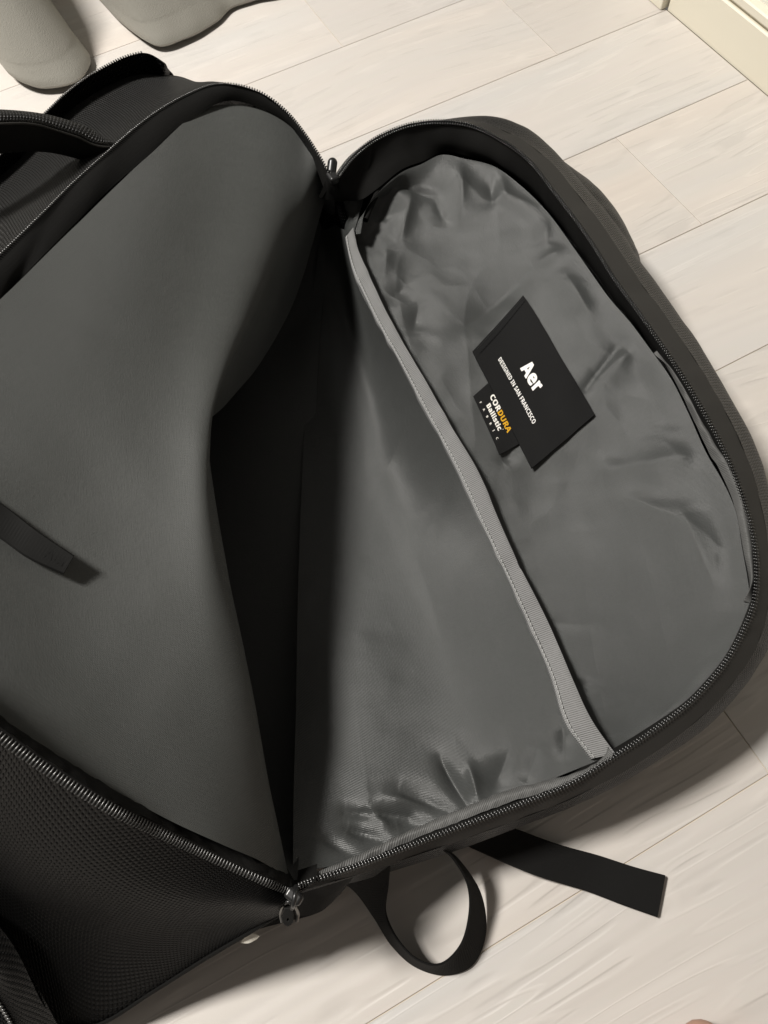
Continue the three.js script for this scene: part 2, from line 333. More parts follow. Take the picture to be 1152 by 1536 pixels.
const T = [[.172,.113,-.4458], [.1919,.1134,-.4586], [.2154,.1138,-.4654], [.2414,.1142,-.4643], [.2636,.1146,-.4551], [.2891,.115,-.4395], [.3052,.1143,-.4159], [.3136,.1137,-.385], [.3138,.113,-.3435], [.3107,.1124,-.3011], [.3048,.1118,-.257], [.3016,.1112,-.2226], [.2975,.1103,-.1856], [.2929,.1078,-.1534], [.2881,.1034,-.1248], [.2807,.0983,-.0993], [.2715,.093,-.0755], [.2586,.0878,-.0534], [.2458,.0822,-.0355], [.2308,.0779,-.0224], [.213,.0747,-.0133], [.1942,.072,-.0065], [.1766,.0687,-.0025], [.1472,.0653,.0005], [.1203,.062,.0005], [.0929,.059,-.0007], [.0619,.056,-.0054], [.0315,.056,-.0107], [-.0065,.0579,-.018], [-.0349,.0746,-.0232], [-.0548,.0878,-.0278], [-.061,.094,-.0284]];
const O = [[.1761,.1,-.4583], [.196,.1,-.4714], [.2197,.1,-.4776], [.2463,.1,-.4762], [.2771,.1,-.4679], [.3141,.1,-.4512], [.3299,.098,-.4291], [.3364,.096,-.4009], [.336,.094,-.362], [.3342,.0932,-.3197], [.3284,.0924,-.2757], [.3244,.0916,-.237], [.3196,.0907,-.1992], [.3147,.0884,-.1654], [.3102,.0855,-.1377], [.303,.0814,-.1106], [.2914,.0764,-.0824], [.2755,.0712,-.0554], [.259,.0658,-.0326], [.2405,.0622,-.0168], [.2198,.06,-.007], [.199,.058,-.0004], [.1805,.054,.0034], [.1506,.05,.0051], [.1217,.046,.0057], [.0947,.042,.003], [.063,.038,-.0022], [.0316,.038,-.0078], [-.0077,.0397,-.0153], [-.0373,.0591,-.0217], [-.0577,.0743,-.0261], [-.0637,.083,-.0266]];
const mean = (pts) => pts.reduce((s, p) => [s[0] + p[0] / pts.length, s[1] + p[1] / pts.length, s[2] + p[2] / pts.length], [0, 0, 0]);
const toward = (pts, c, k, y) => pts.map((p) => [p[0] + (c[0] - p[0]) * k, y, p[2] + (c[2] - p[2]) * k]);
const mid = mean(O);
{
  const U = toward(O, mid, 0.1, 0.026), G = toward(O, mid, 0.26, 0.004);
  const bandG = part('zip_band', loft([C, T], 220, 6, { byIndex: true, dir: [0, 1, 0], disp: (x, y, z, u) => 0.0005 * free(u * 90, 0, 3) }), M.band, bag);
  const wrinkle = (x, y, z, u, v) => smooth(0.12, 0.4, v) * (0.0009 * free(x * 40, z * 40, 2) + 0.0004 * free(x * 110, z * 110, 4));
  part('front_shell', loft([T, O, U, G], 240, 40, { byIndex: true, disp: wrinkle }), M.shellFine, bag);
  const base = gridGeometry([sample(G, 60, true), sample(toward(O, mid, 0.98, 0.004), 60, true)], [0, -1, 0]);
  part('front_panel', base, M.shellFine, bag);
  const pk = loft([[[.3202,.108,-.416], [.3226,.1064,-.3863], [.3199,.1048,-.3449], [.3167,.1032,-.3033], [.3135,.1016,-.2697], [.3132,.1,-.2549]], [[.3344,.095,-.4201], [.3375,.094,-.3911], [.3437,.093,-.3676], [.3436,.092,-.3342], [.3361,.091,-.2954], [.3232,.09,-.2614]], [[.361,.06,-.4472], [.3636,.06,-.4132], [.3668,.06,-.3844], [.3658,.06,-.349], [.3546,.06,-.3087], [.3419,.06,-.2778]]], 60, 20, { disp: wrinkle });
  part('front_pocket', pk, M.shellFine, bag);
}
// zipper teeth
const bead = new THREE.BoxGeometry(0.0009, 0.0012, 0.0024); 
const beadR = (() => { const g = new THREE.SphereGeometry(0.0009, 6, 5); g.scale(0.75, 1, 1.5); return g; })();
part('zipper_teeth', stamp(beadR, C, 0.0019, () => 0.0004), M.coil, bag, 'stuff');
part('zipper_teeth', stamp(beadR, toward(C, mid, 0.006, 0).map((p, i) => [p[0], C[i][1] - 0.0012, p[2]]), 0.0019, () => 0.0004), M.coil, bag, 'stuff');

let liningY;
// flap lining above the pocket
const A = [[.1683,.098,-.4002], [.179,.102,-.4136], [.1944,.102,-.4249], [.2224,.102,-.4356], [.2399,.1005,-.4369], [.2593,.099,-.439], [.2729,.0975,-.4276], [.2885,.096,-.4108], [.2963,.0945,-.3831], [.2994,.093,-.3511], [.2966,.0915,-.3066], [.2934,.09,-.2638], [.294,.089,-.2399], [.2929,.0879,-.216], [.2916,.0859,-.19], [.2873,.0831,-.1661], [.2771,.0842,-.1331], [.2719,.0862,-.1117], [.2649,.088,-.092], [.2526,.0885,-.0709], [.238,.0877,-.046], [.2313,.0845,-.0371], [.2196,.0812,-.0303], [.2055,.0784,-.0229], [.1877,.076,-.0168], [.1726,.072,-.0132], [.1455,.068,-.0107], [.126,.064,-.0109]];
const B0 = [[.1648,.09,-.4132], [.1492,.086,-.3726], [.1451,.083,-.3216], [.1443,.082,-.2794], [.1427,.0784,-.2326], [.1411,.0742,-.1967], [.1386,.0703,-.1672], [.133,.0658,-.1336], [.13,.0623,-.0992], [.1254,.0605,-.0669], [.1208,.06,-.0417], [.1194,.061,-.0225], [.1198,.062,-.0104]];
const B = [[.1664,.095,-.4087], [.1613,.0938,-.3926], [.158,.0925,-.3736], [.151,.0912,-.3199], [.1481,.0887,-.2673], [.1457,.0847,-.2199], [.145,.0815,-.1922], [.1395,.0764,-.156], [.1359,.0724,-.1254], [.1328,.069,-.0904], [.1266,.068,-.056], [.123,.0673,-.0324], [.1236,.0667,-.0174], [.1244,.066,-.0093]];
const fold = (list) => (x, z) => { let h = 0; for (const [a, b, amp, w] of list) { const dx = b[0] - a[0], dz = b[2] - a[2], L = dx * dx + dz * dz, t = Math.min(1, Math.max(0, ((x - a[0]) * dx + (z - a[2]) * dz) / L)), d = Math.hypot(x - a[0] - t * dx, z - a[2] - t * dz); h += amp * Math.exp(-Math.pow(d / w, 1.35)) * (0.35 + 0.65 * Math.sin(Math.PI * Math.min(1, Math.max(0, t * 0.9 + 0.05)))); } return h; };
const crumple = (x, z) => 0.0022 * Math.pow(Math.abs(free(x * 21 + z * 9, z * 17, 53)), 0.8) + 0.0011 * Math.abs(free(x * 47, z * 52 - x * 20, 55));
const topFolds = fold([
  [[.1817,.085,-.4074], [.2182,.085,-.4323], -0.006, 0.006], [[.2182,.085,-.4323], [.2397,.085,-.4126], -0.006, 0.006], [[.2397,.085,-.4126], [.2337,.085,-.3919], -0.003, 0.006],
  [[.1958,.085,-.3911], [.2234,.085,-.4224], 0.004, 0.006], [[.1825,.085,-.3875], [.1698,.085,-.3688], 0.004, 0.008], [[.1815,.085,-.4114], [.1952,.085,-.4112], 0.004, 0.006],
  [[.277,.085,-.4408], [.2453,.085,-.3848], 0.004, 0.007], [[.2777,.085,-.4316], [.2783,.085,-.4124], -0.004, 0.007], [[.2896,.085,-.414], [.2722,.085,-.3846], -0.004, 0.005], [[.2962,.085,-.41], [.2818,.085,-.3829], 0.004, 0.006],
  [[.2829,.085,-.3847], [.3026,.085,-.3503], 0.004, 0.008], [[.3,.085,-.3518], [.2847,.085,-.3301], 0.003, 0.007], [[.2003,.085,-.3009], [.2667,.085,-.3184], -0.0035, 0.012], [[.2667,.085,-.3184], [.2944,.085,-.3167], 0.003, 0.009],
  [[.1814,.085,-.3545], [.1672,.085,-.3485], -0.003, 0.008], [[.1807,.085,-.3333], [.165,.085,-.3148], -0.003, 0.006], [[.2427,.0837,-.2153], [.2809,.0849,-.2302], -0.003, 0.004], [[.2547,.0841,-.2173], [.2812,.0848,-.2205], 0.003, 0.008],
  [[.2803,.085,-.2957], [.2754,.085,-.2635], 0.003, 0.008], [[.2188,.0773,-.1596], [.2708,.0779,-.1352], 0.0035, 0.014], [[.2205,.0743,-.1355], [.2382,.0714,-.103], 0.003, 0.012], [[.2407,.072,-.1065], [.2246,.0703,-.0557], 0.004, 0.012], [[.2508,.0736,-.0716], [.2449,.0721,-.0622], -0.0018, 0.006],
  [[.152,.0653,-.0981], [.1894,.0651,-.0749], -0.0015, 0.012], [[.1382,.0642,-.0915], [.1615,.064,-.0763], -0.002, 0.006], [[.1308,.063,-.0532], [.142,.063,-.0444], -0.003, 0.005], [[.1251,.068,-.0384], [.1505,.068,-.0288], -0.0025, 0.009], [[.1199,.068,-.0242], [.1384,.068,-.0184], -0.003, 0.006],
  [[.1675,.0729,-.1974], [.178,.0791,-.1989], -0.002, 0.004],
]);
{
  const lift = (k) => { const a = sample(A, 60), b = sample(B0, 60); return a.map((p, i) => { const q = b[i].clone().lerp(p, k); q.y -= 0.006 * Math.sin(Math.PI * k) ; return q; }); };
  const liningG = loft([B0, lift(0.33), lift(0.66), A], 300, 220, { disp: (x, y, z, u, v) => smooth(1, 0.88, v) * smooth(0, 0.05, v) * (1.35 * topFolds(x, z) + 0.0013 * free(x * 22, z * 20, 51) + 0.0003 * free(x * 90, z * 80, 52) - crumple(x, z) * (0.35 + 0.65 * Math.max(smooth(0.35, 0, u), smooth(0.75, 1, u), smooth(0.55, 1, v)))) });
  part('flap_lining', liningG, M.lining, bag);
  const lp = liningG.attributes.position;
  liningY = (x, z, r = 0.007) => { let s = 0, n = 0; for (let i = 0; i < lp.count; i += 3) { const dx = lp.getX(i) - x, dz = lp.getZ(i) - z, d = dx * dx + dz * dz; if (d < r * r) { s += lp.getY(i); n++; } } return n ? s / n : 0.08; };
  // dark wall between zipper and lining, far side
  const Cw = C.slice(0, 19), Aw = [[.1649,.104,-.4371], [.1834,.106,-.4401], [.2022,.107,-.4478], [.228,.108,-.4507], [.2512,.1067,-.4486], [.273,.1053,-.4353], [.2862,.104,-.4129], [.297,.1005,-.3853], [.3014,.097,-.3551], [.2995,.0935,-.3115], [.2972,.09,-.2692], [.2964,.0905,-.2431], [.2944,.0909,-.215], [.2926,.0905,-.1863], [.2866,.0887,-.1576], [.2815,.0875,-.1284], [.2752,.086,-.103], [.2647,.0837,-.0765], [.2401,.0845,-.0438]];
  part('zip_gusset', loft([Cw, Aw, [[.169,.096,-.4416], [.1833,.098,-.4303], [.1969,.099,-.4321], [.2248,.1,-.4402], [.2433,.0985,-.441], [.2642,.097,-.4422], [.277,.0955,-.4313], [.2922,.094,-.4146], [.3007,.0915,-.3876], [.3045,.089,-.3561], [.3023,.0865,-.3118], [.2993,.084,-.2684], [.2995,.0835,-.2439], [.298,.0829,-.2187], [.2964,.0815,-.1915], [.292,.0792,-.1676], [.2818,.0811,-.1347], [.2744,.0834,-.1109], [.244,.0792,-.0509]]], 200, 12, { disp: (x, y, z, u, v) => 0.0006 * free(x * 90, z * 90, 6) }), M.tape, bag);
  part('zip_gusset', loft([C.slice(18), [[.2353,.0882,-.0418], [.2204,.084,-.0316], [.2056,.0806,-.0235], [.188,.0777,-.0175], [.173,.075,-.014], [.1467,.0695,-.0123], [.1228,.064,-.0121], [.0954,.061,-.0123], [.0645,.058,-.0169], [.0346,.058,-.0218], [-.0042,.0605,-.0265], [-.0332,.0756,-.0295], [-.0528,.0859,-.0326], [-.0584,.0899,-.0321]]], 120, 4, { byIndex: true }), M.tape, bag);
  // pale seam tape at the foot of that wall
  part('seam_tape', loft([[[.2951,.0878,-.2109], [.2917,.0891,-.1917], [.2854,.0894,-.1666], [.2772,.088,-.135], [.2735,.0874,-.1144], [.2683,.0869,-.0975], [.2591,.0864,-.0833], [.2533,.0864,-.0706], [.2447,.0859,-.0543], [.2355,.0861,-.0415]], [[.2944,.0898,-.2108], [.2949,.091,-.1882], [.2886,.091,-.1606], [.2836,.0899,-.1323], [.2831,.0898,-.115], [.2767,.0888,-.0952], [.2665,.0877,-.0785], [.2571,.0871,-.0642], [.2464,.0868,-.0511], [.2351,.0871,-.0409]]], 140, 10, { disp: (x, y, z, u, v) => 0.0035 * Math.sin(Math.PI * v) + 0.0012 * free(u * 26, v * 2, 8) }), M.seamTape, bag);
  part('seam_tape', tube([[.1774,.098,-.4101], [.1918,.0969,-.425], [.2047,.0957,-.4365], [.225,.0946,-.444], [.2431,.0934,-.4534], [.2636,.0923,-.4599], [.283,.0911,-.4513], [.2975,.09,-.4247]], 0.0022, 80), M.tape, bag);
  const lowBand = [[[.1238,.067,-.014], [.118,.0645,-.0106], [.1016,.062,-.0112], [.0845,.06,-.0155], [.0634,.058,-.0215], [.0384,.0575,-.0254], [.0064,.0576,-.0292], [-.0212,.0677,-.0308], [-.0397,.0769,-.0319], [-.0501,.0817,-.0331]], [[.1229,.071,-.0097], [.1183,.0685,-.0073], [.1005,.066,-.0069], [.083,.064,-.0102], [.0613,.062,-.0153], [.0356,.0615,-.0194], [.0045,.0615,-.0241], [-.0224,.0717,-.0264], [-.0402,.0813,-.0281], [-.0502,.0865,-.0299]]];
  part('seam_tape', loft(lowBand, 120, 8, { disp: (x, y, z, u, v) => 0.002 * Math.sin(Math.PI * v) + 0.0006 * free(u * 60, v * 3, 9) }), M.seamTape, bag);
}
// slip pocket on the flap
const pocketFolds = fold([
  [[.0071,.0692,-.036], [-.0226,.0782,-.0546], -0.004, 0.0035], [[.0151,.068,-.0295], [-.0003,.0707,-.0345], -0.003, 0.005], [[.0278,.068,-.0297], [.0089,.0655,-.0504], -0.0045, 0.005], [[.0391,.068,-.0275], [.0389,.063,-.0549], -0.0045, 0.004], [[.0467,.068,-.0273], [.051,.066,-.0429], 0.0035, 0.004],
  [[.0545,.068,-.0247], [.0771,.066,-.0412], -0.004, 0.009], [[.0736,.068,-.0208], [.0892,.066,-.0338], -0.0035, 0.008], [[-.0116,.0742,-.0328], [-.025,.0806,-.0462], -0.0045, 0.004], [[-.0284,.0793,-.0334], [-.0387,.0839,-.0496], -0.003, 0.004], [[-.0054,.0728,-.0371], [-.0107,.0737,-.0517], 0.003, 0.004], [[.019,.068,-.0364], [.0004,.0715,-.0519], 0.003, 0.004], [[.0988,.068,-.0192], [.1076,.068,-.0351], -0.0035, 0.007], [[.0872,.0448,-.243], [.1405,.0678,-.2712], 0.002, 0.02],
]);
{
  const mid1 = [[.1679,.07,-.4398], [.1556,.026,-.4154], [.1258,.0167,-.3192], [.1017,.0207,-.2245], [.0846,.0343,-.1478], [.0652,.046,-.0854], [.0557,.052,-.0451], [.0605,.057,-.0187]];
  const mid2 = [[.1695,.058,-.4651], [.1449,.02,-.4279], [.1021,.0175,-.3322], [.0662,.0166,-.2469], [.0388,.0282,-.1757], [.0168,.0482,-.1114], [-.0029,.0577,-.0593], [-.0084,.0594,-.025]];
  const low = [[.1738,.054,-.4849], [.1308,.018,-.43], [.0694,.0149,-.3179], [.0185,.0239,-.2166], [-.0215,.045,-.1285], [-.0457,.064,-.0736], [-.0592,.082,-.0382]];
  part('slip_pocket', loft([B, mid1, mid2, low], 340, 240, { disp: (x, y, z, u, v) => 1.5 * pocketFolds(x, z) + 0.0007 * free(x * 22, z * 22, 61) + 0.0002 * free(x * 90, z * 90, 62) - crumple(x, z) * (0.12 + 0.7 * smooth(0.78, 1, u)) }), M.lining, bag);
  // binding along its mouth, with two rows of stitches
  const Bo = [[.158,.096,-.4041], [.1529,.0952,-.39], [.1485,.0944,-.3729], [.1425,.0936,-.3254], [.1401,.0925,-.291], [.1368,.0889,-.2456], [.1344,.0844,-.2048], [.1309,.0802,-.1736], [.1278,.0761,-.144], [.1246,.0727,-.1152], [.1209,.0699,-.0882], [.1167,.0688,-.0621], [.1094,.0682,-.0366], [.11,.0676,-.0239], [.1117,.067,-.0132]];
  const Bs = sample(B, 40).map((p) => p.toArray()), Bq = sample(Bo, 40).map((p) => p.toArray()), Bi = Bs.map((p) => [p[0], p[1] + 0.0022, p[2]]);
  part('pocket_binding', loft([Bs, Bi, Bq, Bq.map((p) => [p[0], p[1] - 0.004, p[2]])], 260, 12, { linear: true, disp: (x, y, z, u, v) => 0.0006 * free(u * 40, v, 71) }), M.binding, bag);
  const bar = new THREE.CapsuleGeometry(0.00028, 0.0017, 3, 5); bar.rotateZ(Math.PI / 2);
  const Sp = Bq.map((p, i) => { const q = Bi[i]; return [p[0] + (q[0] - p[0]) * 0.1, p[1] + 0.0012, p[2] + (q[2] - p[2]) * 0.1]; });
  part('stitching', stamp(bar, Sp, 0.0028), M.thread, bag, 'stuff');
}

// labels sewn on the lining
function labelCanvas(w, h, draw) {
  const c = document.createElement('canvas'); c.width = w; c.height = h; const x = c.getContext('2d'); draw(x, w, h);
  const t = new THREE.CanvasTexture(c); t.colorSpace = THREE.SRGBColorSpace; t.anisotropy = 8; return t;
}
function patch(q, n, m, thick, bend) {                 // q: four corners (start, along text, diagonal, down), each a point; slightly curved cloth with thickness
  const [a, b, c, d] = q.map(V), top = [], nrm = b.clone().sub(a).cross(d.clone().sub(a)).normalize(); if (nrm.y < 0) nrm.negate();
  for (let j = 0; j <= m; j++) { const row = []; for (let i = 0; i <= n; i++) { const s = i / n, t = j / m, p = a.clone().lerp(b, s).lerp(d.clone().lerp(c, s), t); p.y = liningY(p.x, p.z) + bend(s, t); row.push(p); } top.push(row); }
  const g = gridGeometry(top), uv = g.attributes.uv;
  for (let j = 0; j <= m; j++) for (let i = 0; i <= n; i++) uv.setXY(j * (n + 1) + i, i / n, 1 - j / m);
  const skirt = []; const edge = [...top[0], ...top.slice(1).map((r) => r[n]), ...top[m].slice(0, n).reverse(), ...top.slice(1, m).map((r) => r[0]).reverse()]; edge.push(edge[0]);
  const rim = gridGeometry([edge, edge.map((p) => p.clone().addScaledVector(nrm, -thick))]);
  return { g, rim, nrm };
}
const HL = 0.0905;
{
  const ink = '#121212';
  const tex = labelCanvas(1024, 640, (x, w, h) => {
    x.fillStyle = ink; x.fillRect(0, 0, w, h);
    for (let i = 0; i < 9000; i++) { x.fillStyle = rnd() > 0.5 ? 'rgba(255,255,255,0.025)' : 'rgba(0,0,0,0.06)'; x.fillRect(rnd() * w, rnd() * h, 2, 4); }
    x.fillStyle = '#f2f0ec'; x.textAlign = 'center'; x.textBaseline = 'alphabetic';
    x.font = 'bold 152px sans-serif'; x.lineWidth = 8; x.strokeStyle = '#f2f0ec'; x.lineJoin = 'round';
    x.save(); x.translate(505, 338); x.scale(0.88, 1); x.fillText('Aer', 0, 0); x.strokeText('Aer', 0, 0); x.restore();
    x.font = 'bold 50px sans-serif'; x.save(); x.translate(494, 472); x.scale(0.8, 1); x.fillText('DESIGNED IN SAN FRANCISCO', 0, 0); x.restore();
  });
  const q = [[.2477,.0835,-.3016], [.2362,.0804,-.1947], [.18,.0747,-.1828], [.1919,.0818,-.2784]];
  const { g, rim, nrm } = patch(q, 24, 14, 0.0012, (s, t) => 0.0022 + 0.0004 * Math.sin(s * 9 + t * 4) + 0.0016 * s * s * t);
  const lm = std({ map: tex, roughness: 0.7, specularIntensity: 0.4, bumpMap: tiled(webbing, 0.06), bumpScale: 0.0001 });
  const label = part('brand_label', g, lm, bag); label.userData.label = 'black woven label with white lettering';
  part('hem', rim, M.tape, label);
  const a = V(q[0]), d = V(q[3]), b = V(q[1]), along = b.clone().sub(a).normalize();
  const st = [0, 0.33, 0.66, 1].map((k) => a.clone().lerp(d, 0.04 + 0.92 * k).addScaledVector(along, 0.0032).addScaledVector(nrm, 0.002));
  const bar = new THREE.CapsuleGeometry(0.0003, 0.0018, 3, 5); bar.rotateZ(Math.PI / 2);
  part('stitching', stamp(bar, st, 0.003), M.darkThread, label, 'stuff');
  const tex2 = labelCanvas(640, 360, (x, w, h) => {
    x.fillStyle = '#111111'; x.fillRect(0, 0, w, h);
    x.strokeStyle = 'rgba(255,255,255,0.05)'; for (let i = -20; i < 60; i++) { x.beginPath(); x.moveTo(i * 16, 0); x.lineTo(i * 16 + 200, h); x.stroke(); }
    x.textAlign = 'left'; x.textBaseline = 'alphabetic'; x.lineJoin = 'round';
    x.save(); x.translate(112, 184); x.scale(0.98, 1); x.font = 'bold 84px sans-serif'; x.lineWidth = 3;
    x.fillStyle = x.strokeStyle = '#efece4'; x.fillText('COR', 0, 0); x.strokeText('COR', 0, 0); const w1 = x.measureText('COR').width; x.fillStyle = x.strokeStyle = '#d9a326'; x.fillText('DURA', w1, 0); x.strokeText('DURA', w1, 0); x.restore();
    x.fillStyle = x.strokeStyle = '#efece4'; x.save(); x.translate(158, 266); x.font = 'bold 74px sans-serif'; x.lineWidth = 3; x.fillText('Ballistic', 0, 0); x.strokeText('Ballistic', 0, 0); const bw = x.measureText('Ballistic').width; x.font = 'bold 40px sans-serif'; x.fillText("'", bw + 2, -34); x.restore();
    x.font = 'bold 36px sans-serif'; 'FABRIC'.split('').forEach((ch, i) => x.fillText(ch, 92 + i * 78, 324));
  });
  const q2 = [[.1965,.0806,-.2541], [.1906,.0765,-.2028], [.1668,.0744,-.2014], [.1741,.0785,-.2473]];
  const p2 = patch(q2, 12, 10, 0.0008, (s, t) => 0.0014 + 0.0012 * s * t);
  const tag2 = part('fabric_tag', p2.g, std({ map: tex2, roughness: 0.65, specularIntensity: 0.4, bumpMap: tiled(webbing, 0.05), bumpScale: 0.0001 }), bag); tag2.userData.label = 'small black tag with white and yellow lettering under the larger label';
  part('hem', p2.rim, M.tape, tag2);
}

let panelY;
// left half: padded grey back panel
const ZU = [[.1703,.12,-.4384], [.1666,.122,-.4427], [.1652,.128,-.4546], [.1636,.134,-.4754], [.1592,.14,-.4985], [.1488,.148,-.5137], [.1326,.156,-.5211], [.1187,.159,-.5249], [.0998,.162,-.521], [.0739,.1675,-.5082], [.05,.173,-.4913], [.0264,.1795,-.4706], [-.0012,.186,-.4473], [-.0273,.1945,-.4199], [-.0555,.203,-.3921], [-.1086,.226,-.3316], [-.1629,.25,-.2674]];
const ZL = [[-.0592,.1,-.0299], [-.0614,.104,-.033], [-.0681,.118,-.0421], [-.0804,.132,-.0584], [-.0925,.157,-.0762], [-.103,.182,-.0922], [-.1135,.1985,-.111], [-.1229,.215,-.1305], [-.1381,.24,-.1636], [-.1645,.26,-.2088]];
{
  const rails = [
    [[-.166,.25,-.2475], [-.1679,.25,-.2349], [-.1698,.25,-.2227]],
    [[-.1199,.222,-.3072], [-.1283,.22,-.2749], [-.1369,.2217,-.2319], [-.1431,.2233,-.1993], [-.1465,.225,-.1792]],
    [[-.065,.2,-.3636], [-.0789,.199,-.316], [-.0974,.196,-.2558], [-.1144,.197,-.1938], [-.1272,.202,-.1389]],
    [[-.0118,.183,-.4162], [-.0372,.184,-.3519], [-.0697,.18,-.2679], [-.0981,.177,-.1775], [-.1112,.182,-.1117]],
    [[.0505,.168,-.469], [.0085,.168,-.3823], [-.0378,.165,-.2741], [-.0743,.16,-.1626], [-.0918,.158,-.0814]],
    [[.1126,.15,-.5162], [.0456,.146,-.3973], [.0018,.15,-.3097], [-.0169,.153,-.2655], [-.0303,.152,-.2257], [-.0568,.148,-.1491], [-.0764,.138,-.0608]],
    [[.1489,.136,-.5086], [.0662,.132,-.387], [.0134,.146,-.3007], [-.0047,.152,-.2642], [-.0174,.15,-.2242], [-.0449,.142,-.1405], [-.0669,.117,-.0484]],
    [[.1658,.122,-.491], [.078,.121,-.3714], [.0238,.14,-.2984], [0,.147,-.2651], [-.0136,.144,-.2278], [-.036,.134,-.1401], [-.0625,.1,-.0401]],
    [[.1668,.11,-.4654], [.1124,.1,-.4088], [.0728,.106,-.3626], [.037,.12,-.3201], [.0114,.134,-.2893], [.0015,.135,-.27], [-.0092,.132,-.2347], [-.0218,.128,-.183], [-.0318,.121,-.1418], [-.044,.109,-.0976], [-.0611,.086,-.0392]],
    [[.1648,.085,-.458], [.1142,.055,-.4104], [.063,.066,-.3574], [.0234,.096,-.3135], [.0033,.118,-.2891], [-.0024,.12,-.2772], [-.0124,.116,-.2459], [-.0251,.112,-.1917], [-.0353,.106,-.1483], [-.0476,.096,-.1019], [-.0625,.08,-.0418]],
  ];
  const panelG = loft(rails, 120, 180, { relax: 220, disp: (x, y, z, u, v) => 0.001 * free(x * 12, z * 12, 81) + 0.0003 * free(x * 50, z * 50, 82) });
  part('back_panel', panelG, M.pad, bag);
  const pp = panelG.attributes.position;
  panelY = (p, r = 0.008) => { let a = 0, n = 0; for (let i = 0; i < pp.count; i++) { const dx = pp.getX(i) - p[0], dz = pp.getZ(i) - p[2]; if (dx * dx + dz * dz < r * r) { a += pp.getY(i); n++; } } return n ? a / n : p[1]; };
  // dark lining below the panel, across the bottom of the bag
  part('bottom_lining', loft([
    [[.1644,.105,-.4449], [.175,.075,-.4646], [.1618,.028,-.46], [.1209,.02,-.3938], [.0632,.013,-.2891], [.0139,.015,-.1948], [-.0269,.03,-.1115], [-.0497,.065,-.056], [-.0579,.088,-.0339]],
    [[.1618,.1,-.4489], [.1641,.05,-.4764], [.1117,.016,-.4269], [.0519,.014,-.3496], [.0142,.012,-.2789], [-.0154,.013,-.2008], [-.0421,.025,-.1208], [-.0553,.055,-.0636], [-.0597,.088,-.0349]],
    [[.1598,.098,-.4511], [.1531,.05,-.483], [.0868,.02,-.4377], [.0247,.014,-.3796], [-.0122,.011,-.3334], [-.041,.011,-.2498], [-.061,.018,-.1616], [-.0638,.05,-.0766], [-.0614,.088,-.0376]],
    [[.1583,.1,-.4592], [.1352,.07,-.4696], [.0669,.03,-.4558], [.0063,.012,-.4216], [-.0396,.01,-.3632], [-.075,.01,-.2693], [-.0844,.014,-.1654], [-.074,.05,-.0821], [-.0624,.085,-.0399]],
    [[.1581,.106,-.4662], [.1107,.11,-.4359], [.0457,.115,-.3899], [-.0082,.12,-.3404], [-.04,.122,-.2893], [-.0673,.12,-.2164], [-.0771,.115,-.1378], [-.072,.1,-.073], [-.0626,.086,-.0407]],
  ], 120, 40), M.lining, bag);
  // black zipper tape flange round the opening
  part('zip_flange', loft([ZU, [[.1659,.1,-.44], [.1624,.104,-.4434], [.1635,.11,-.4575], [.1661,.119,-.4799], [.1602,.128,-.4958], [.1479,.138,-.5078], [.1281,.148,-.5164], [.1133,.1525,-.5135], [.0871,.157,-.4992], [.0545,.1645,-.4752], [.0219,.172,-.4503], [-.0083,.181,-.4217], [-.0377,.19,-.393], [-.0576,.195,-.3742], [-.0648,.2,-.3645], [-.1153,.224,-.3074], [-.1672,.248,-.2493]]], 160, 8, { byIndex: true, disp: (x, y, z, u, v) => 0.001 * Math.sin(Math.PI * v) }), M.tape, bag);
  part('zip_flange', loft([ZL, [[-.061,.09,-.0363], [-.0618,.096,-.0401], [-.0676,.112,-.0493], [-.0792,.128,-.0638], [-.0932,.151,-.0838], [-.1043,.174,-.1003], [-.1149,.19,-.119], [-.1253,.206,-.1385], [-.1417,.23,-.1746], [-.1696,.25,-.2239]]], 120, 8, { byIndex: true, disp: (x, y, z, u, v) => 0.0012 * Math.sin(Math.PI * v) + 0.0005 * free(u * 80, v * 3, 14) }), M.tape, bag);
  part('zip_flange', loft([[[.1709,.12,-.4396], [.1904,.12,-.451], [.2107,.12,-.4577]], [[.1581,.1,-.4447], [.1714,.096,-.4385], [.1882,.094,-.4349]]], 20, 8), M.tape, bag);
  part('zip_flange', loft([[[.1666,.122,-.4427], [.1684,.121,-.4398], [.1715,.12,-.4376]], [[.1569,.1,-.447], [.1622,.099,-.4419], [.1689,.098,-.4375]]], 10, 8), M.tape, bag);
  part('zip_flange', loft([[[-.0643,.1,-.0379], [-.0603,.096,-.0291], [-.0488,.096,-.0284]], [[-.0609,.078,-.0443], [-.057,.078,-.0393], [-.0464,.08,-.0365]]], 16, 6), M.tape, bag);
  part('corner_patch', loft([[[-.064,.093,-.0317], [-.0612,.092,-.0285], [-.052,.092,-.026], [-.0317,.092,-.0214]], [[-.0719,.08,-.0247], [-.0657,.074,-.0192], [-.0557,.074,-.0159], [-.042,.074,-.0185]]], 24, 6), M.tape, bag);
  part('corner_gusset', loft([[[.1606,.094,-.4516], [.1733,.092,-.4432], [.1904,.09,-.4386]], [[.1698,.055,-.479], [.1703,.055,-.4529], [.1688,.084,-.4156]]], 16, 8), M.lining, bag);
  // near side, heavy woven cloth
  const e0 = [[-.0606,.096,-.0285], [-.0638,.096,-.0309], [-.0709,.11,-.0394], [-.0838,.124,-.0553], [-.0963,.15,-.0724], [-.1068,.176,-.0882], [-.1177,.192,-.1071], [-.1276,.208,-.1266], [-.1446,.23,-.162], [-.1719,.25,-.2091]];
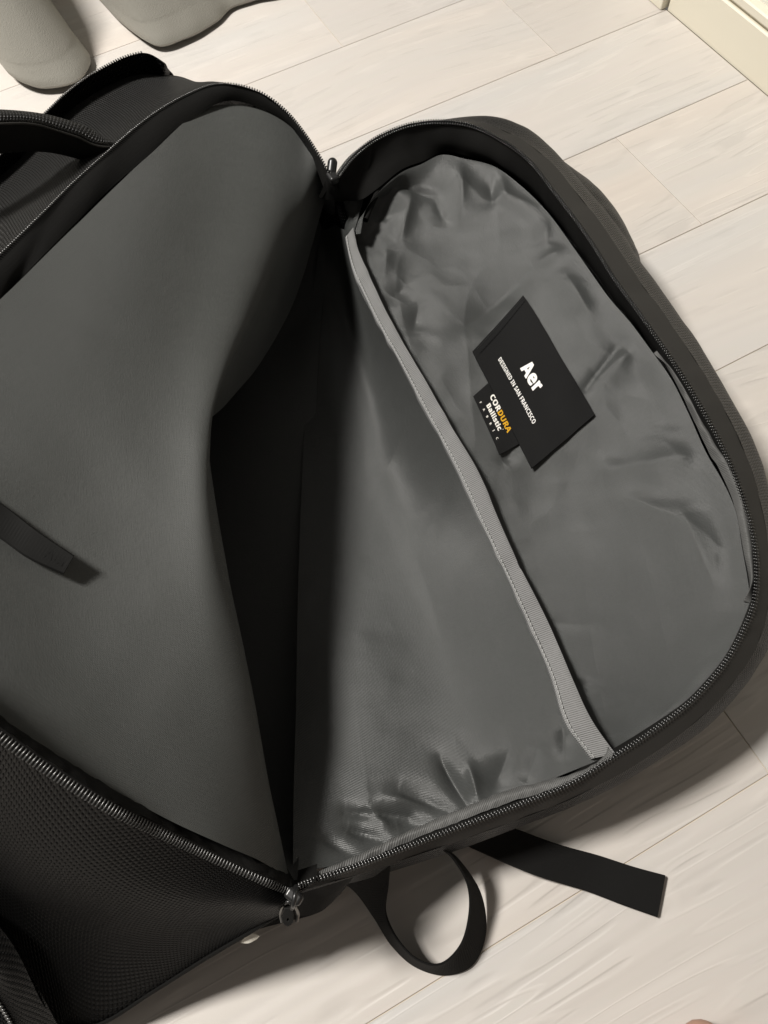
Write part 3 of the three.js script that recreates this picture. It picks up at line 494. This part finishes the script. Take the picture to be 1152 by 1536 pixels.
  const e1 = [[-.0623,.095,-.0267], [-.0667,.1,-.0272], [-.0786,.105,-.0343], [-.1004,.11,-.0465], [-.1213,.1225,-.0617], [-.1385,.135,-.0791], [-.1533,.1425,-.0986], [-.1683,.15,-.1223], [-.1878,.17,-.1615], [-.2182,.19,-.2179]];
  const e2 = [[-.0649,.088,-.0253], [-.0725,.0837,-.0252], [-.0902,.0793,-.0296], [-.1208,.075,-.0394], [-.1489,.075,-.053], [-.173,.075,-.0684], [-.1882,.085,-.0859], [-.2042,.095,-.1119], [-.2244,.12,-.1532], [-.2599,.14,-.213]];
  const e3 = [[-.0672,.08,-.025], [-.0774,.075,-.0247], [-.0945,.066,-.025], [-.1261,.05,-.0256], [-.1574,.035,-.0255], [-.1981,.022,-.0261], [-.2097,.03,-.0334], [-.2021,.085,-.0871], [-.2383,.1,-.1477], [-.2755,.12,-.2099]];
  part('side_panel', loft([e0, e1, e2, e3].map((r) => r.slice().reverse()), 200, 60, { byIndex: true, dir: [0, 0, 1], disp: (x, y, z, u, v) => 0.0012 * free(x * 18, (y + z) * 18, 91) }), M.shell, bag);
  part('piping', tube(e3.slice(0, 7), 0.0011, 120, 6), M.tape, bag);
  // second compartment behind it, with its own zipper
  const r0 = [[-.2092,.036,-.0323], [-.203,.066,-.0611], [-.2011,.088,-.0853], [-.2201,.095,-.1186], [-.2651,.115,-.19]];
  const r1 = [[-.2269,.02,-.0338], [-.2205,.05,-.0573], [-.2161,.07,-.0724], [-.2266,.09,-.1037], [-.2685,.115,-.1701]];
  const r2 = [[-.2386,.014,-.0354], [-.2308,.045,-.0586], [-.2298,.06,-.0736], [-.2366,.08,-.101], [-.2805,.1,-.1631]];
  part('rear_band', loft([r0, r0.map((p) => [p[0] - 0.002, p[1] - 0.006, p[2] + 0.001]), r1, r2], 60, 14), M.shell, bag);
  const bigBead = (() => { const g = new THREE.SphereGeometry(0.0011, 8, 6); g.scale(0.8, 1, 1.3); return g; })();
  part('zipper_teeth', stamp(bigBead, r2, 0.0026, () => 0.0006), M.coilSilver, bag, 'stuff');
  // closed rear and underside of the bag
  const rear = [r2.slice().reverse(), [[-.3264,.05,-.1734], [-.2894,.02,-.1103], [-.2681,.01,-.0755], [-.2532,.005,-.0523], [-.2435,.003,-.0342]]];
  part('rear_panel', loft([
    [[-.1688,.24,-.2771], [-.174,.24,-.2435], [-.1788,.24,-.2125], [-.2466,.15,-.2075], [-.2805,.1,-.1631]], [[-.2778,.12,-.3836], [-.2835,.12,-.3371], [-.3031,.1,-.309], [-.3247,.07,-.2657], [-.3413,.05,-.2011]], [[-.3137,.004,-.3813], [-.3207,.004,-.3396], [-.323,.004,-.2981], [-.3218,.004,-.2287], [-.3139,.004,-.1378]], [[-.1043,.004,-.4619], [-.1458,.004,-.3609], [-.1815,.004,-.2739], [-.2118,.004,-.1694], [-.2347,.004,-.0352]]], 40, 30, { dir: [-1, 0, 0] }), M.shell, bag);
  part('bottom_panel', loft([[[-.0675,.078,-.0251], [-.0778,.073,-.0248], [-.0949,.064,-.0251], [-.1267,.048,-.0257], [-.1581,.033,-.0256], [-.1989,.02,-.0262], [-.2348,.012,-.0226]], [[-.0539,.03,-.0688], [-.0725,.03,-.0664], [-.0996,.028,-.0646], [-.1444,.02,-.0645], [-.1822,.012,-.0607], [-.2174,.01,-.0563], [-.2535,.008,-.0457]], [[.0329,.004,-.3121], [-.0076,.004,-.2705], [-.0535,.004,-.2367], [-.1044,.004,-.2097], [-.1519,.004,-.1846], [-.1963,.004,-.1611], [-.24,.004,-.1316]]], 60, 24, { dir: [0.5, -1, 0] }), M.shell, bag);

  const rim = [[-.1974,.2,-.3742], [-.1835,.218,-.3293], [-.1646,.248,-.2696], [-.1662,.252,-.2397], [-.1663,.258,-.2101], [-.2262,.18,-.2252], [-.2728,.122,-.2226], [-.2817,.112,-.2137], [-.2704,.108,-.1929], [-.2826,.098,-.1635]];
  part('top_end_panel', loft([rim, rim.map((p) => [p[0] - 0.01, 0.004, p[2]])], 40, 8, { dir: [-1, 0, 0] }), M.shell, bag);

  // large coil of the near zipper
  const ring = new THREE.TorusGeometry(0.0017, 0.00036, 5, 12); ring.rotateY(Math.PI / 2); ring.scale(1, 0.55, 1.25);
  const coilLine = ZL.map((p, i) => { const q = e0[i]; return [(p[0] + q[0]) / 2, (p[1] + q[1]) / 2 + 0.001, (p[2] + q[2]) / 2]; });
  part('zip_tape', loft([ZL, e0], 120, 6, { byIndex: true, disp: (x, y, z, u, v) => 0.0004 * Math.sin(Math.PI * v) }), M.tape, bag);
  part('zipper_teeth', stamp(ring, coilLine, 0.0017, () => 0.0003), M.coilSilver, bag, 'stuff');
  part('zipper_teeth', stamp(beadR, ZU, 0.0019, () => 0.0004), M.coil, bag, 'stuff');

  // top of the bag beyond the far zipper
  const t0 = ZU.slice(6).map((p, i) => [p[0] - 0.0015, p[1] - 0.001, p[2] - 0.0015]);
  const t1 = [[.1237,.148,-.5442], [.1179,.1473,-.5489], [.109,.1467,-.5539], [.096,.146,-.5597], [.0754,.1505,-.5548], [.0473,.155,-.5442], [.0213,.1605,-.5277], [-.0092,.166,-.5078], [-.0386,.171,-.4864], [-.0661,.176,-.4659], [-.1226,.196,-.4017], [-.1823,.22,-.3271]];
  const t2 = [[.124,.13,-.5701], [.1171,.13,-.5781], [.1086,.13,-.5909], [.0952,.135,-.5928], [.0784,.14,-.5951], [.0535,.145,-.5881], [.0235,.15,-.571], [-.0065,.155,-.5491], [-.0396,.16,-.5273], [-.0704,.165,-.5065], [-.1313,.18,-.4466], [-.1981,.2,-.3697]];
  part('top_panel', loft([ZU.slice(5), [[ZU[5][0] - 0.004, 0.146, ZU[5][2] - 0.008], ...t1.slice(0, 11)], [[ZU[5][0] - 0.006, 0.12, ZU[5][2] - 0.012], ...t2.slice(0, 11)]], 120, 30, { byIndex: true, disp: (x, y, z) => 0.001 * free(x * 30, z * 30, 95) }), M.shellFine, bag);
  const t3 = [[.105,.13,-.6007], [.0996,.145,-.5897], [.0952,.15,-.594], [.0881,.155,-.5934], [.0755,.1575,-.5916], [.0585,.16,-.5855], [.041,.1627,-.5764], [.0228,.1653,-.564], [.0072,.168,-.5498], [-.0191,.173,-.5265], [-.052,.178,-.498], [-.1245,.195,-.4323], [-.1914,.21,-.3627]];
  const t2b = [[.1074,.12,-.6046], [.102,.1217,-.6071], [.0966,.1233,-.6096], [.0894,.125,-.6133], [.0765,.13,-.6074], [.0583,.135,-.5977], [.0386,.1383,-.5869], [.0181,.1417,-.5737], [.001,.145,-.5592], [-.0268,.15,-.5387], [-.0603,.155,-.5132], [-.1368,.17,-.4513], [-.2048,.19,-.3765]];
  part('rear_band', loft([t2b, t3], 80, 12, { byIndex: true, disp: (x, y, z, u, v) => 0.004 * Math.sin(Math.PI * v) }), M.tape, bag);
  part('top_panel', loft([t2, t2b], 60, 2, { byIndex: true }), M.shell, bag);
  part('zipper_teeth', stamp(beadR, t3.slice(3), 0.0021, () => 0.0005), M.coil, bag, 'stuff');
  // far side and back wall down to the floor
  const down = (pts, y, k) => pts.map((p) => [p[0] + k[0], y, p[2] + k[1]]);
  part('rear_panel', loft([t3, down(t3, 0.1, [-0.012, -0.004]), down(t3, 0.004, [-0.01, 0.03])], 60, 16, { byIndex: true, dir: [0, 0, -1] }), M.shell, bag);
  const s0 = [...ZU.slice(0, 6), [t2[0][0], t2[0][1], t2[0][2]], [t2b[0][0], t2b[0][1], t2b[0][2]]];
  part('far_side_panel', loft([s0, s0.map((p, i) => [p[0] + 0.004, p[1] * 0.55, p[2] - 0.001 + 0.004]), s0.map((p) => [p[0] - 0.005, 0.004, p[2] + 0.02])], 60, 14, { byIndex: true, dir: [0, 0, -1] }), M.shell, bag);
}
// grab handle: padded strap with woven top and piped edge
{
  const path = sample([[-.0695,.24,-.466], [-.0422,.232,-.4706], [-.0221,.222,-.476], [-.0022,.207,-.483], [.0155,.192,-.4838], [.0263,.18,-.4831], [.0321,.168,-.4893], [.0367,.145,-.5137]], 60);
  const sec = path.map((p, i) => {
    const t = path[Math.min(60, i + 1)].clone().sub(path[Math.max(0, i - 1)]).normalize(), s = t.clone().cross(new THREE.Vector3(0, 1, 0)).normalize(), u = s.clone().cross(t), out = [];
    for (let k = 0; k < 20; k++) { const a = k / 20 * Math.PI * 2, c = Math.cos(a), d = Math.sin(a); out.push(p.clone().addScaledVector(s, 0.007 * Math.sign(c) * Math.pow(Math.abs(c), 0.6)).addScaledVector(u, 0.0085 * Math.sign(d) * Math.pow(Math.abs(d), 0.6) - 0.005)); }
    return out;
  });
  const h = part('grab_handle', sweep(sec), M.shellFine, bag);
  const inner = path.map((p, i) => { const t = path[Math.min(60, i + 1)].clone().sub(path[Math.max(0, i - 1)]).normalize(), s = t.clone().cross(new THREE.Vector3(0, 1, 0)).normalize(); return { p, s }; });
  const sgn = inner[30].s.z > 0 ? 1 : -1;
  part('piping', new THREE.TubeGeometry(catmull(inner.map(({ p, s }) => p.clone().addScaledVector(s, sgn * 0.0074).add(new THREE.Vector3(0, -0.0005, 0)))), 60, 0.0008, 6), M.band, h);
  part('handle_lining', gridGeometry([inner.map(({ p, s }) => p.clone().addScaledVector(s, sgn * 0.0072).add(new THREE.Vector3(0, -0.001, 0))), inner.map(({ p, s }) => p.clone().addScaledVector(s, sgn * 0.0082).add(new THREE.Vector3(0, -0.013, 0))), inner.map(({ p, s }) => p.clone().addScaledVector(s, sgn * 0.004).add(new THREE.Vector3(0, -0.022, 0)))]), M.tape, h);
}
// pull tab of the laptop sleeve, lying on the back panel
{
  const A1 = [[-.1088,.218,-.2552], [-.0983,.204,-.2382], [-.0901,.193,-.2223], [-.0805,.1835,-.2064]], B1 = [[-.1187,.218,-.2434], [-.1057,.204,-.2234], [-.0986,.193,-.2108], [-.0885,.1835,-.1994]];
  const gaps = [0.002, 0.0025, 0.004, 0.0055];
  const level = A1.map((p, i) => Math.max(panelY(p), panelY(B1[i])) + gaps[i]); A1.forEach((p, i) => { p[1] = level[i]; B1[i][1] = level[i]; });
  const tab = part('pull_tab', ribbon(A1, B1, 40, 0.002), M.rubber, bag); tab.userData.label = 'black rubber pull tab with raised lettering';
  const font = await new FontLoader().loadAsync('fonts/droid/droid_sans_bold.typeface.json');
  const tg = new TextGeometry('Aer', { font, size: 0.0048, depth: 0.00025, curveSegments: 4, bevelEnabled: false });
  const mixed = (u, v) => V(A1[2]).lerp(V(A1[3]), u).lerp(V(B1[2]).lerp(V(B1[3]), u), v);
  const o = mixed(0.32, 0.72), ex = mixed(0.9, 0.72).sub(o).normalize(), up0 = mixed(0.32, 0.2).sub(o), nrm = ex.clone().cross(up0).normalize(), ey = nrm.clone().cross(ex).normalize();
  if (nrm.y < 0) nrm.negate();
  const m = new THREE.Matrix4().makeBasis(ex, ey, nrm); m.setPosition(o.addScaledVector(nrm, 0.00095)); tg.applyMatrix4(m);
  part('lettering', tg, M.rubber, tab);
}
// sliders
{
  const s = part('zip_slider', (() => { const g = new RoundedBoxGeometry(0.0062, 0.005, 0.0095, 3, 0.002); g.rotateY(0.5); g.translate(...[-.0608,.1,-.0273]); return g; })(), M.gun, bag);
  const P0 = [-.0631,.1,-.0246];
  part('pull_bridge', tube([[-.0577,.103,-.0304], [-.0588,.108,-.0271], [-.0615,.107,-.0239], [-.0639,.1,-.023]], 0.0013, 24, 8), M.gun, s);
  part('pull_ring', tube([[-.0674,.098,-.0265], [-.0712,.092,-.0237], [-.0725,.09,-.0203]], 0.0009, 20, 8), M.steel, s);
  part('pull_ring', tube([[-.0627,.098,-.0233], [-.0636,.092,-.0197], [-.0658,.09,-.0171]], 0.0009, 20, 8), M.steel, s);
  part('pull_ring', tube([[-.0672,.098,-.0268], [-.0642,.1,-.0262], [-.0625,.098,-.0236]], 0.001, 20, 8), M.gun, s);
  const ctr = V([-.0674,.094,-.0217]), ex = V([-.0654,.094,-.0205]).sub(ctr), ey = V([-.0653,.097,-.0244]).sub(ctr), tabShape = new THREE.Shape();
  tabShape.moveTo(-0.85, 0.9); tabShape.lineTo(0.85, 0.9); tabShape.lineTo(1.15, -0.4); tabShape.quadraticCurveTo(0.9, -1.3, 0, -1.35); tabShape.quadraticCurveTo(-0.9, -1.3, -1.15, -0.4);
  const hole = new THREE.Path(); hole.absellipse(0, -0.5, 0.28, 0.28, 0, Math.PI * 2); tabShape.holes.push(hole);
  const g = new THREE.ExtrudeGeometry(tabShape, { depth: 0.5, bevelEnabled: true, bevelSize: 0.08, bevelThickness: 0.08, bevelSegments: 2 });
  const n = ex.clone().cross(ey).normalize().multiplyScalar(0.004); g.applyMatrix4(new THREE.Matrix4().makeBasis(ex, ey, n).setPosition(ctr.addScaledVector(n, -0.25))); g.computeVertexNormals();
  part('pull_tab', creased(g), M.rubber, s);
  const u = part('zip_slider', (() => { const g = new RoundedBoxGeometry(0.007, 0.006, 0.01, 3, 0.002); g.translate(...[.1676,.119,-.4398]); return g; })(), M.gun, bag);
  const a = V([.1687,.12,-.4441]), b = V([.1731,.124,-.4496]);
  const cap = new THREE.CapsuleGeometry(0.0036, a.distanceTo(b) * 0.75, 6, 14); cap.applyQuaternion(new THREE.Quaternion().setFromUnitVectors(new THREE.Vector3(0, 1, 0), b.clone().sub(a).normalize())); cap.translate(...a.lerp(b, 0.45).toArray());
  part('pull_tab', cap, M.gun, u);
}
// straps under the flap
{
  const loopA = [[-.0132,.058,-.0193], [-.02,.045,-.0103], [-.0283,.03,.0014], [-.029,.024,.0149], [-.0241,.022,.0291], [-.014,.022,.037], [.0005,.023,.0343], [.0122,.025,.0239], [.0193,.032,.0106], [.0184,.045,-.0066], [.013,.055,-.0184]];
  const loopB = [[-.0442,.058,-.0276], [-.039,.04,-.0189], [-.0362,.016,0], [-.0345,.005,.017], [-.028,.002,.0325], [-.0148,.001,.0445], [.0015,.001,.0478], [.0164,.001,.038], [.0245,.006,.0195], [.0223,.02,-.0026], [.0154,.03,-.0184]];
  const l = part('loop_strap', ribbon(loopA, loopB, 120, 0.0013), M.strap, bag); l.userData.label = 'black strap curled in a loop on the floor';
  const tA = [[.0361,.03,-.0268], [.0576,.014,-.0068], [.0809,.007,.0175], [.0987,.003,.0336], [.1133,.003,.0484], [.1271,.003,.0611]], tB = [[.0142,.03,-.0281], [.0344,.014,-.0033], [.0578,.007,.0239], [.0812,.003,.0465], [.0959,.003,.0627], [.1095,.003,.077]];
  const t = part('strap_end', ribbon(tA, tB, 60, 0.0018), M.strap, bag); t.userData.label = 'flat strap end lying on the floor';
  const w = part('base_strap', ribbon([[-.0457,.06,-.024], [-.0529,.05,-.0219], [-.0684,.04,-.0254], [-.0878,.03,-.0324], [-.1091,.02,-.0372]], [[-.0525,.05,-.0194], [-.0606,.04,-.0175], [-.0763,.03,-.021], [-.0934,.018,-.0257], [-.1094,.012,-.0292]], 40, 0.0016), M.strap, bag);
  const tg = part('care_tag', ribbon([[-.0977,.063,-.0245], [-.094,.063,-.025], [-.0902,.061,-.0215]], [[-.1014,.059,-.0234], [-.0975,.059,-.021], [-.0933,.059,-.0208]], 10, 0.0008), std({ color: rgb(0.6, 0.57, 0.5), roughness: 0.7 }), bag); tg.userData.label = 'tiny pale tag under the bag';
}
renderer.render(scene, camera);
